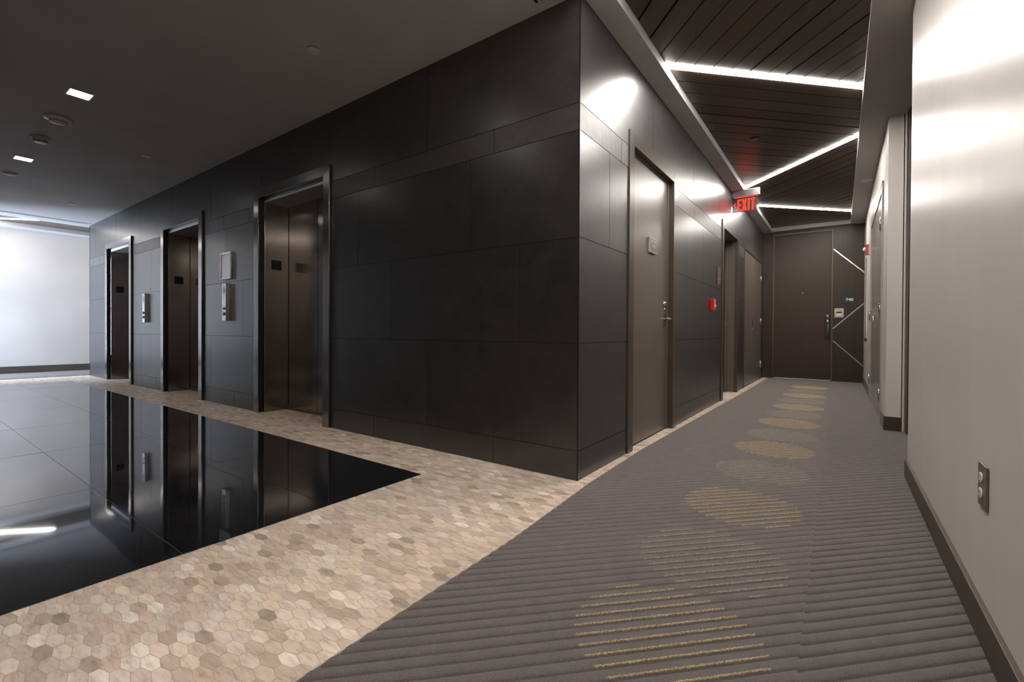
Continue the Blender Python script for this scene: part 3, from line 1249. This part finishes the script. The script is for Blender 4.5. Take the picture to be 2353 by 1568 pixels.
# door 4: recessed stair door
d = thing('door_4', (0, 4.425, 0), 'deeply recessed taupe stair door under the exit sign on the tiled wall', 'door', 'structure')
casing_frame(3.952, 4.902, 2.19, 0.10, d, x=0.012, depth=0.03)
mb = MB()
mb.box(-0.20, -0.03, 4.902, 4.93, 0, 2.22)
mb.box(-0.20, -0.03, 3.92, 3.952, 0, 2.22)
mb.box(-0.20, -0.03, 3.952, 4.902, 2.19, 2.22)
mb.box(-0.155, -0.120, 4.865, 4.902, 0, 2.19)
mb.build('jamb', 'leaf', d, bevel=0.002)
mb = MB()
mb.box(-0.20, -0.160, 3.955, 4.865, 0.012, 2.188)
lf = mb.build('leaf', 'leaf', d, bevel=0.002)
mb = MB()
mb.tube((-0.16, 4.78, 0.98), (-0.105, 4.78, 0.98), 0.011)
mb.tube((-0.108, 4.79, 0.98), (-0.108, 4.68, 0.98), 0.010)
mb.box(-0.16, -0.153, 4.75, 4.81, 0.90, 1.07)
mb.build('lever_handle', 'outlet', lf)
mb = MB()
for z in (1.12, 0.30):
    mb.lathe((-0.075, 4.902, z), (0, -1, 0), [(0.010, 0), (0.010, 0.002), (0, 0.005)], 12)
mb.build('bolt', 'outlet', d)

# door 5: double taupe doors
d = thing('door_5', (0, 6.46, 0), 'taupe double door at the far end of the tiled wall, by the entry door', 'door', 'structure')
mb = MB()
mb.box(-0.05, 0.006, 5.515, 5.56, 0, 2.255)
mb.box(-0.05, 0.006, 7.36, 7.46, 0, 2.255)
mb.box(-0.05, 0.006, 5.56, 7.36, 2.165, 2.255)
mb.build('casing', 'casing', d, bevel=0.002)
for y0, y1 in ((5.566, 6.458), (6.464, 7.354)):
    mb = MB()
    mb.box(-0.045, -0.004, y0, y1, 0.014, 2.160)
    lf = mb.build('leaf', 'leaf', d, bevel=0.002)
    if y0 < 6:
        mb = MB()
        mb.box(-0.004, 0.0, 6.33, 6.42, 0.98, 1.10)
        mb.lathe((-0.004, 6.39, 0.93), (1, 0, 0), [(0.018, 0), (0.016, 0.006), (0.008, 0.012), (0, 0.013)], 16)
        mb.build('flush_pull', 'chrome', lf)
for z in (0.274, 1.083, 1.882):
    mb = MB()
    hinge(mb, 0.004, 7.358, z, 0.012, 0.13)
    mb.box(-0.004, 0.001, 7.30, 7.358, z - 0.06, z + 0.06)
    mb.build('hinge', 'chrome', d)

# ------------------------------------------------------------------ greige double door in the right wall
d = thing('door_6', (XR, 4.37, 0), 'glossy greige double door in the pale right wall opposite the exit sign', 'door', 'structure')
mb = MB()
mb.box(XR - 0.016, XR + 0.10, 3.36, 3.44, 0, 2.33)
mb.box(XR - 0.016, XR + 0.10, 5.30, 5.38, 0, 2.33)
mb.box(XR - 0.016, XR + 0.10, 3.44, 5.30, 2.25, 2.33)
mb.build('door_frame', 'casing_light', d, bevel=0.003)
mb = MB()
mb.box(XR - 0.016, XR - 0.002, 3.36, 5.38, 2.332, 2.342)
mb.build('drip_edge', 'casing', d)
for i, (y0, y1) in enumerate(((3.444, 4.367), (4.373, 5.296))):
    mb = MB()
    mb.box(XR - 0.006, XR + 0.038, y0, y1, 0.014, 2.245)
    lf = mb.build('leaf', 'leaf_light', d, bevel=0.002)
    if i == 0:
        mb = MB()
        mb.tube((XR - 0.028, 4.31, 0.93), (XR - 0.028, 4.31, 1.06), 0.007)
        mb.tube((XR - 0.006, 4.31, 0.94), (XR - 0.028, 4.31, 0.94), 0.005)
        mb.tube((XR - 0.006, 4.31, 1.05), (XR - 0.028, 4.31, 1.05), 0.005)
        mb.build('pull', 'chrome', lf)
for yh in (3.436, 5.304):
    for z in (0.26, 1.10, 1.94):
        if yh > 5 and z > 1.9:
            continue
        mb = MB()
        hinge(mb, XR - 0.020, yh, z, 0.009, 0.125)
        mb.build('hinge', 'chrome', d)

# ------------------------------------------------------------------ elevators
Z2 = 2.187


def elevator():
    t = thing('elevator_entrance', (0, 0, 0), '', 'elevator', group='stainless elevator entrances in the dark tiled wall')
    hw = 0.587
    # outer frame: flat face with mitred head, returning 5 cm
    for sgn in (-1, 1):
        m = MB()
        a, b = sgn * hw, sgn * (hw + 0.094)
        m.prism([(a, 0), (b, 0), (b, 2.315), (a, 2.227)] if sgn > 0 else [(b, 0), (a, 0), (a, 2.227), (b, 2.315)], 'y', -0.022, -0.010)
        m.build('frame_side', 'steel', t, bevel=0.0015)
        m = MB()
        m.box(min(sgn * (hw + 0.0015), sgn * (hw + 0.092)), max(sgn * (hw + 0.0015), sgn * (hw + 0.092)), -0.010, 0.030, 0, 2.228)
        m.build('frame_return', 'steel_dark', t)  # steel return coloured black for the dark surroundings it reflects
    m = MB()
    m.prism([(-hw, 2.227), (hw, 2.227), (hw + 0.094, 2.315), (-hw - 0.094, 2.315)], 'y', -0.022, -0.010)
    m.build('frame_head', 'steel', t, bevel=0.0015)
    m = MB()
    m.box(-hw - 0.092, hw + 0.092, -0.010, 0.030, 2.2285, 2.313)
    m.build('frame_return', 'steel_dark', t)  # head return blackened in the same way as the sides
    # second step
    m = MB()
    m.box(-hw, -0.555, 0.030, 0.285, 0, 2.30)
    m.box(0.555, hw, 0.030, 0.285, 0, 2.30)
    m.build('jamb', 'steel_door', t, bevel=0.003)
    m = MB()
    m.box(-0.555, 0.555, 0.030, 0.285, Z2, 2.30)
    m.build('transom', 'steel_satin', t, bevel=0.003)
    m = MB()
    m.box(-0.555, -0.003, 0.287, 0.31, 0.010, Z2 + 0.02)
    p1 = m.build('door_panel', 'steel_door', t)
    m = MB()
    m.box(0.003, 0.555, 0.287, 0.31, 0.010, Z2 + 0.02)
    m.build('door_panel', 'steel_door', t)
    m = MB()
    m.box(-0.6, 0.6, 0.312, 0.33, 0, 2.3)
    m.build('hoistway_back', 'void', t)
    m = MB()
    m.box(-0.555, 0.555, 0.260, 0.345, -0.001, 0.006)
    m.build('sill', 'alu', t)
    m = MB()
    m.box(-0.556, -0.5525, 0.098, 0.206, 1.498, 1.602)
    pl = m.build('floor_plaque', 'black', t, bevel=0.001)
    pl['label'] = 'black square plaque with a dim 7'
    text_mesh('numeral', '7', 0.058, (-0.5521, 0.152, 1.557), (0, 1, 0), (0, 0, 1), 'greyink', pl, 0.0004, 1, 1, 0.0)
    return t


E3 = elevator()
E3.location = (ELEV[0], 0, 0)
E3['label'] = 'nearest and largest of the stainless elevator entrances, right of the display panel'
copy_tree(E3, (ELEV[1], 0, 0), 'middle stainless elevator entrance, between the two call stations')
copy_tree(E3, (ELEV[2], 0, 0), 'farthest stainless elevator entrance, next to the white wall')


# ------------------------------------------------------------------ call stations and display
def call_station():
    t = thing('elevator_call_station', (0, 0, 0), '', 'elevator button panel', group='call stations between the elevators')
    m = MB()
    m.box(-0.0475, 0.0475, -0.045, -0.0005, 0.962, 1.384)
    m.build('housing', 'steel_bright', t, bevel=0.002)
    m = MB()
    # engraved diamond emblem with an oval inside, and a line of print above it
    def strip(p, q, w_=0.0022):
        p, q = Vector(p), Vector(q)
        n = (q - p).normalized()
        n = Vector((-n.y, n.x)) * w_
        m.prism([tuple(p - n), tuple(q - n), tuple(q + n), tuple(p + n)], 'y', -0.0458, -0.045)
    dm = [(0, 1.352), (0.034, 1.30), (0, 1.248), (-0.034, 1.30)]
    for i in range(4):
        strip(dm[i], dm[(i + 1) % 4])
    for i in range(16):
        a0, a1 = 2 * math.pi * i / 16, 2 * math.pi * (i + 1) / 16
        strip((0.017 * math.cos(a0), 1.30 + 0.03 * math.sin(a0)), (0.017 * math.cos(a1), 1.30 + 0.03 * math.sin(a1)), 0.0016)
    strip((0.0, 1.285), (0.008, 1.318), 0.003)
    m.box(-0.030, 0.030, -0.0458, -0.045, 1.362, 1.366)
    m.box(-0.022, 0.022, -0.0458, -0.045, 1.371, 1.374)
    m.build('emblem', 'ink', t)
    m = MB()
    m.lathe((0, -0.045, 1.232), (0, -1, 0), [(0.004, 0), (0.004, 0.001), (0, 0.0012)], 12)
    m.build('keyhole', 'ink', t)
    for z in (1.040, 1.104):
        m = MB()
        m.lathe((0.004, -0.045, z), (0, -1, 0), [(0.021, 0), (0.021, 0.002), (0.017, 0.003), (0.017, 0.008), (0.014, 0.011), (0, 0.013)], 24)
        m.build('button', 'chrome', t)
    return t


cs = call_station()
cs.location = (-4.433, 0, 0)
cs['label'] = 'tall narrow stainless button panel under the grey display'
copy_tree(cs, (-7.068, 0, 0), 'stainless button panel between the middle and the farthest elevator')

t = thing('floor_display', (-4.447, 0, 1.43), 'rectangular grey display in a steel frame above the nearer button panel', 'display')
mb = MB()
mb.box(-4.578, -4.316, -0.012, -0.0005, 1.432, 1.735)
mb.build('housing', 'steel', t)
mb = MB()
for (x0, x1, z0, z1) in rect_minus([(-4.578, -4.316, 1.432, 1.735)], (-4.566, -4.334, 1.442, 1.718)):
    mb.box(x0, x1, -0.028, -0.012, z0, z1)
mb.build('frame', 'steel_bright', t, bevel=0.002)
mb = MB()
mb.box(-4.566, -4.334, -0.020, -0.012, 1.442, 1.718)
mb.build('screen', 'screen', t)


# ------------------------------------------------------------------ ceiling fittings of the lobby
def downlight():
    t = thing('square_downlight', (0, 0, H), '', 'ceiling light', group='square downlights in the lobby ceiling')
    m = MB()
    for (x0, x1, y0, y1) in rect_minus([(-0.078, 0.078, -0.078, 0.078)], (-0.068, 0.068, -0.068, 0.068)):
        m.box(x0, x1, y0, y1, H - 0.003, H - 0.0003)
    m.build('trim_frame', 'plastic', t)
    m = MB()
    m.box(-0.067, 0.067, -0.067, 0.067, H - 0.0022, H - 0.0008)
    m.build('lens', 'down', t)
    sd = bpy.data.lights.new('downlight_lamp', 'SPOT')
    sd.energy = SPOT_POWER
    sd.color = (1.0, 0.93, 0.84)
    sd.spot_size = math.radians(105)
    sd.spot_blend = 0.9
    sd.shadow_soft_size = 0.06
    so_ = bpy.data.objects.new('lamp', sd)
    so_.location = (0, 0, -0.01)
    so_.parent = t
    COL.objects.link(so_)
    return t


dl = downlight()
dl.location = (-3.865, -1.356, H)
dl['label'] = 'larger glowing square downlight, the one nearest the camera in the lobby ceiling'
copy_tree(dl, (-6.31, -1.352, H), 'smaller glowing square downlight, the farther one in the lobby ceiling')
copy_tree(dl, (-1.42, -1.356, H), 'square downlight above the black tile corner, out of the picture at the top')


def detector(name, x, y_, z, prof, label, dark_ring=None, mat='plastic', cat='smoke detector'):
    t = thing(name, (x, y_, z), label, cat)
    m = MB()
    m.lathe((x, y_, z - 0.0003), (0, 0, -1), prof, 36)
    m.build('housing', mat, t)
    if dark_ring:
        r, h0, h1 = dark_ring
        for k in range(8):
            a0 = k * math.pi / 4 + 0.08
            a1 = (k + 1) * math.pi / 4 - 0.08
            m2 = MB()
            pts = []
            n = 4
            for q in range(n):
                a = a0 + (a1 - a0) * q / (n - 1)
                pts.append((x + r * math.cos(a), y_ + r * math.sin(a)))
            for q in range(n - 1, -1, -1):
                a = a0 + (a1 - a0) * q / (n - 1)
                pts.append((x + (r - 0.006) * math.cos(a), y_ + (r - 0.006) * math.sin(a)))
            m2.prism(pts, 'z', z - h1, z - h0)
            m2.build('vent_slot', 'blackrub', t)
    return t


detector('smoke_detector', -4.607, -1.36, H,
         [(0, 0), (0.098, 0), (0.100, 0.006), (0.094, 0.014), (0.070, 0.022), (0.060, 0.026), (0.057, 0.036), (0.052, 0.044), (0.036, 0.050), (0.0, 0.051)],
         'wide stepped smoke detector, just behind the nearer glowing downlight', (0.0590, 0.030, 0.035))
detector('smoke_detector', -5.346, -1.36, H,
         [(0, 0), (0.080, 0), (0.080, 0.005), (0.064, 0.012), (0.056, 0.030), (0.052, 0.034), (0.052, 0.044), (0.046, 0.048), (0.0, 0.050)],
         'smoke detector with a dark slotted rim, between the wide one and the farther downlight', (0.0535, 0.035, 0.042))
detector('smoke_detector', -7.133, -1.355, H,
         [(0, 0), (0.062, 0), (0.062, 0.008), (0.056, 0.018), (0.030, 0.028), (0.0, 0.030)],
         'small plain domed detector beyond the farther downlight at the left edge')
for x, y_, lab in ((-1.738, -0.581, 'largest round sprinkler cover on the lobby ceiling, near the top centre'),
                   (-5.038, -0.580, 'round sprinkler cover on the lobby ceiling above the middle elevator'),
                   (-8.355, -0.568, 'smallest round sprinkler cover, near the far end of the lobby ceiling')):
    t = thing('sprinkler_cover', (x, y_, H), lab, 'sprinkler', group='sprinkler covers of the lobby ceiling')
    m = MB()
    m.lathe((x, y_, H - 0.0003), (0, 0, -1), [(0, 0), (0.028, 0), (0.028, 0.004), (0.042, 0.004), (0.043, 0.007), (0.040, 0.0085), (0, 0.0085)], 32)
    m.build('cover_plate', 'plastic', t)
detector('ceiling_detector', 1.478, 4.88, H,
         [(0, 0), (0.062, 0), (0.063, 0.006), (0.050, 0.016), (0.028, 0.024), (0, 0.026)],
         'white domed detector on the right corridor soffit', cat='smoke detector')
t = thing('sprinkler_cover', (0.49, 2.91, HP), 'dark round sprinkler cover on the wood planks near the exit sign', 'sprinkler')
m = MB()
m.lathe((0.49, 2.91, HP - 0.0002), (0, 0, -1), [(0, 0), (0.048, 0), (0.048, 0.003), (0.044, 0.005), (0, 0.005)], 32)
m.build('cover_plate', 'black', t)


def diffuser(x0, x1, y1, y0, label):
    t = thing('linear_air_vent', ((x0 + x1) / 2, y1, H), label, 'air vent', group='linear air vents at the lobby ends')
    m = MB()
    for (a, b, c, e) in rect_minus([(x0, x1, y0, y1)], (x0 + 0.030, x0 + 0.050, y0 + 0.03, y1 - 0.028)):
        for (a2, b2, c2, e2) in rect_minus([(a, b, c, e)], (x0 + 0.066, x0 + 0.086, y0 + 0.03, y1 - 0.028)):
            m.box(a2, b2, c2, e2, H - 0.006, H - 0.0004)
    m.build('frame', 'ceil', t)
    m = MB()
    m.box(x0 + 0.029, x0 + 0.087, y0 + 0.03, y1 - 0.028, H - 0.0022, H - 0.0004)
    m.build('slot', 'blackrub', t)


diffuser(-0.279, -0.163, -0.053, -2.5, 'white linear vent at the top edge by the tiled corner')
diffuser(-9.99, -9.87, -0.03, -2.5, 'long linear vent across the far end of the lobby ceiling')

# ------------------------------------------------------------------ exit sign
YX = 4.48
t = thing('exit_sign', (0.17, YX, H), 'edge-lit red EXIT sign with a left arrow hanging by the tiled wall', 'exit sign')
mb = MB()
mb.box(0.004, 0.341, YX - 0.025, YX + 0.025, 2.690, H - 0.0005)
mb.build('housing', 'alu', t, bevel=0.003)
mb = MB()
mb.box(0.03, 0.315, YX - 0.010, YX + 0.010, 2.686, 2.690)
mb.build('lamp', 'exitlamp', t)
mb = MB()
mb.box(0.006, 0.320, YX - 0.004, YX + 0.004, 2.490, 2.688)
mb.build('panel', 'acrylic', t)
mb = MB()
yl0, yl1 = YX - 0.0062, YX - 0.0044
zb, zt, st = 2.505, 2.660, 0.020


def bar(pts):
    mb.prism(pts, 'y', yl0, yl1)


# E
bar([(0.070, zb), (0.070 + st, zb), (0.070 + st, zt), (0.070, zt)])
for z in (zb, (zb + zt) / 2 - st / 2, zt - st):
    bar([(0.070 + st, z), (0.116, z), (0.116, z + st), (0.070 + st, z + st)])
# X
bar([(0.124, zb), (0.146, zb), (0.184, zt), (0.162, zt)])
bar([(0.162, zb), (0.184, zb), (0.146, zt), (0.124, zt)])
# I
bar([(0.196, zb), (0.216, zb), (0.216, zt), (0.196, zt)])
# T
bar([(0.244, zb), (0.265, zb), (0.265, zt - st), (0.244, zt - st)])
bar([(0.226, zt - st), (0.283, zt - st), (0.283, zt), (0.226, zt)])
mb.build('letters', 'exitred', t)
mb = MB()
zc_ = 2.585
bar([(0.020, zc_), (0.046, zc_ + 0.030), (0.056, zc_ + 0.030), (0.036, zc_)])
bar([(0.020, zc_), (0.036, zc_), (0.056, zc_ - 0.030), (0.046, zc_ - 0.030)])
mb.build('arrow', 'exitred', t)

# ------------------------------------------------------------------ small wall fittings
t = thing('fire_alarm_pull_station', (0, 3.30, 1.11), 'small red fire alarm pull box on the dark tile near the stair door', 'fire alarm')
mb = MB()
mb.box(0.0005, 0.040, 3.235, 3.345, 1.116, 1.250)
mb.build('housing', 'red', t, bevel=0.004)
mb = MB()
mb.box(0.040, 0.044, 3.242, 3.338, 1.124, 1.243)
fc = mb.build('cover', 'redpale', t, bevel=0.001)
mb = MB()
mb.box(0.044, 0.052, 3.262, 3.318, 1.158, 1.178)
mb.build('pull_bar', 'white', fc, bevel=0.001)
mb = MB()
mb.lathe((0.044, 3.29, 1.205), (1, 0, 0), [(0.009, 0), (0.008, 0.001), (0, 0.0012)], 16)
mb.build('key_lock', 'red', fc)
mb = MB()
mb.box(0.044, 0.0448, 3.265, 3.315, 1.136, 1.148)
mb.build('marking', 'red', fc)

t = thing('stair_sign', (0, 3.65, 1.44), 'tall brown plaque with a dotted stair symbol left of the stair door', 'sign')
mb = MB()
mb.box(0.0005, 0.012, 3.575, 3.745, 1.438, 1.655)
mb.build('plate', 'signbrown', t, bevel=0.001)
mb = MB()
for i in range(5):
    y0 = 3.612 + i * 0.022
    z0 = 1.540 + i * 0.018
    mb.box(0.012, 0.0128, y0, y0 + 0.014, z0, z0 + 0.012)
mb.box(0.012, 0.0128, 3.590, 3.742, 1.512, 1.519)
mb.box(0.012, 0.0128, 3.588, 3.593, 1.442, 1.512)
mb.build('stair_symbol', 'signlite', t)
text_mesh('numeral', '7', 0.045, (0.0125, 3.66, 1.474), (0, 1, 0), (0, 0, 1), 'signlite', t, 0.0004, 1, 1, 0.0)

t = thing('fire_alarm_horn', (XR, 6.08, 2.0), 'red fire alarm horn strobe on the pale right wall', 'fire alarm')
mb = MB()
mb.box(XR - 0.012, XR - 0.0005, 6.01, 6.15, 2.002, 2.155)
mb.build('back_plate', 'cabwhite', t, bevel=0.002)
mb = MB()
mb.box(XR - 0.045, XR - 0.012, 6.015, 6.145, 2.010, 2.150)
mb.build('housing', 'red', t, bevel=0.006)
mb = MB()
mb.lathe((XR - 0.045, 6.08, 2.085), (-1, 0, 0), [(0.030, 0), (0.026, 0.018), (0.014, 0.030), (0, 0.034)], 20)
mb.build('strobe_lens', 'cabwhite', t)

t = thing('wall_cabinet', (XR, 6.75, 0.76), 'narrow tall white-fronted cabinet on the right wall below the alarm horn', 'cabinet')
mb = MB()
mb.box(XR - 0.014, XR - 0.0005, 6.55, 6.95, 0.79, 2.02)
mb.build('door', 'cabwhite', t, bevel=0.003)
mb = MB()
mb.box(XR - 0.020, XR - 0.014, 6.55, 6.562, 0.79, 2.02)
mb.build('edge_trim', 'casing', t)
mb = MB()
mb.box(XR - 0.030, XR - 0.0005, 6.53, 6.60, 0.745, 0.785)
mb.build('latch', 'black', t, bevel=0.003)

t = thing('wall_outlet', (XR, -0.525, 0.365), 'dull metal double outlet low on the pale wall at the right edge', 'outlet')
mb = MB()
mb.box(XR - 0.006, XR - 0.0005, -0.575, -0.482, 0.366, 0.488)
mb.build('cover_plate', 'outlet', t, bevel=0.002)
for z in (0.405, 0.449):
    mb = MB()
    pts = []
    for k in range(20):
        a = 2 * math.pi * k / 20
        pts.append((-0.522 + 0.017 * math.cos(a), z + 0.0165 * max(-0.85, min(0.85, math.sin(a)))))
    mb.prism(pts, 'x', XR - 0.009, XR - 0.006)
    so = mb.build('socket', 'plastic', t, bevel=0.001)
    mb = MB()
    mb.box(XR - 0.0094, XR - 0.009, -0.531, -0.529, z - 0.003, z + 0.007)
    mb.box(XR - 0.0094, XR - 0.009, -0.516, -0.514, z - 0.002, z + 0.006)
    mb.lathe((XR - 0.009, -0.522, z - 0.009), (-1, 0, 0), [(0.0025, 0), (0.0025, 0.0004), (0, 0.0004)], 10)
    mb.build('slot', 'blackrub', so)
mb = MB()
mb.lathe((XR - 0.006, -0.5285, 0.427), (-1, 0, 0), [(0.0035, 0), (0.003, 0.001), (0, 0.0015)], 12)
mb.build('screw', 'chrome', t)
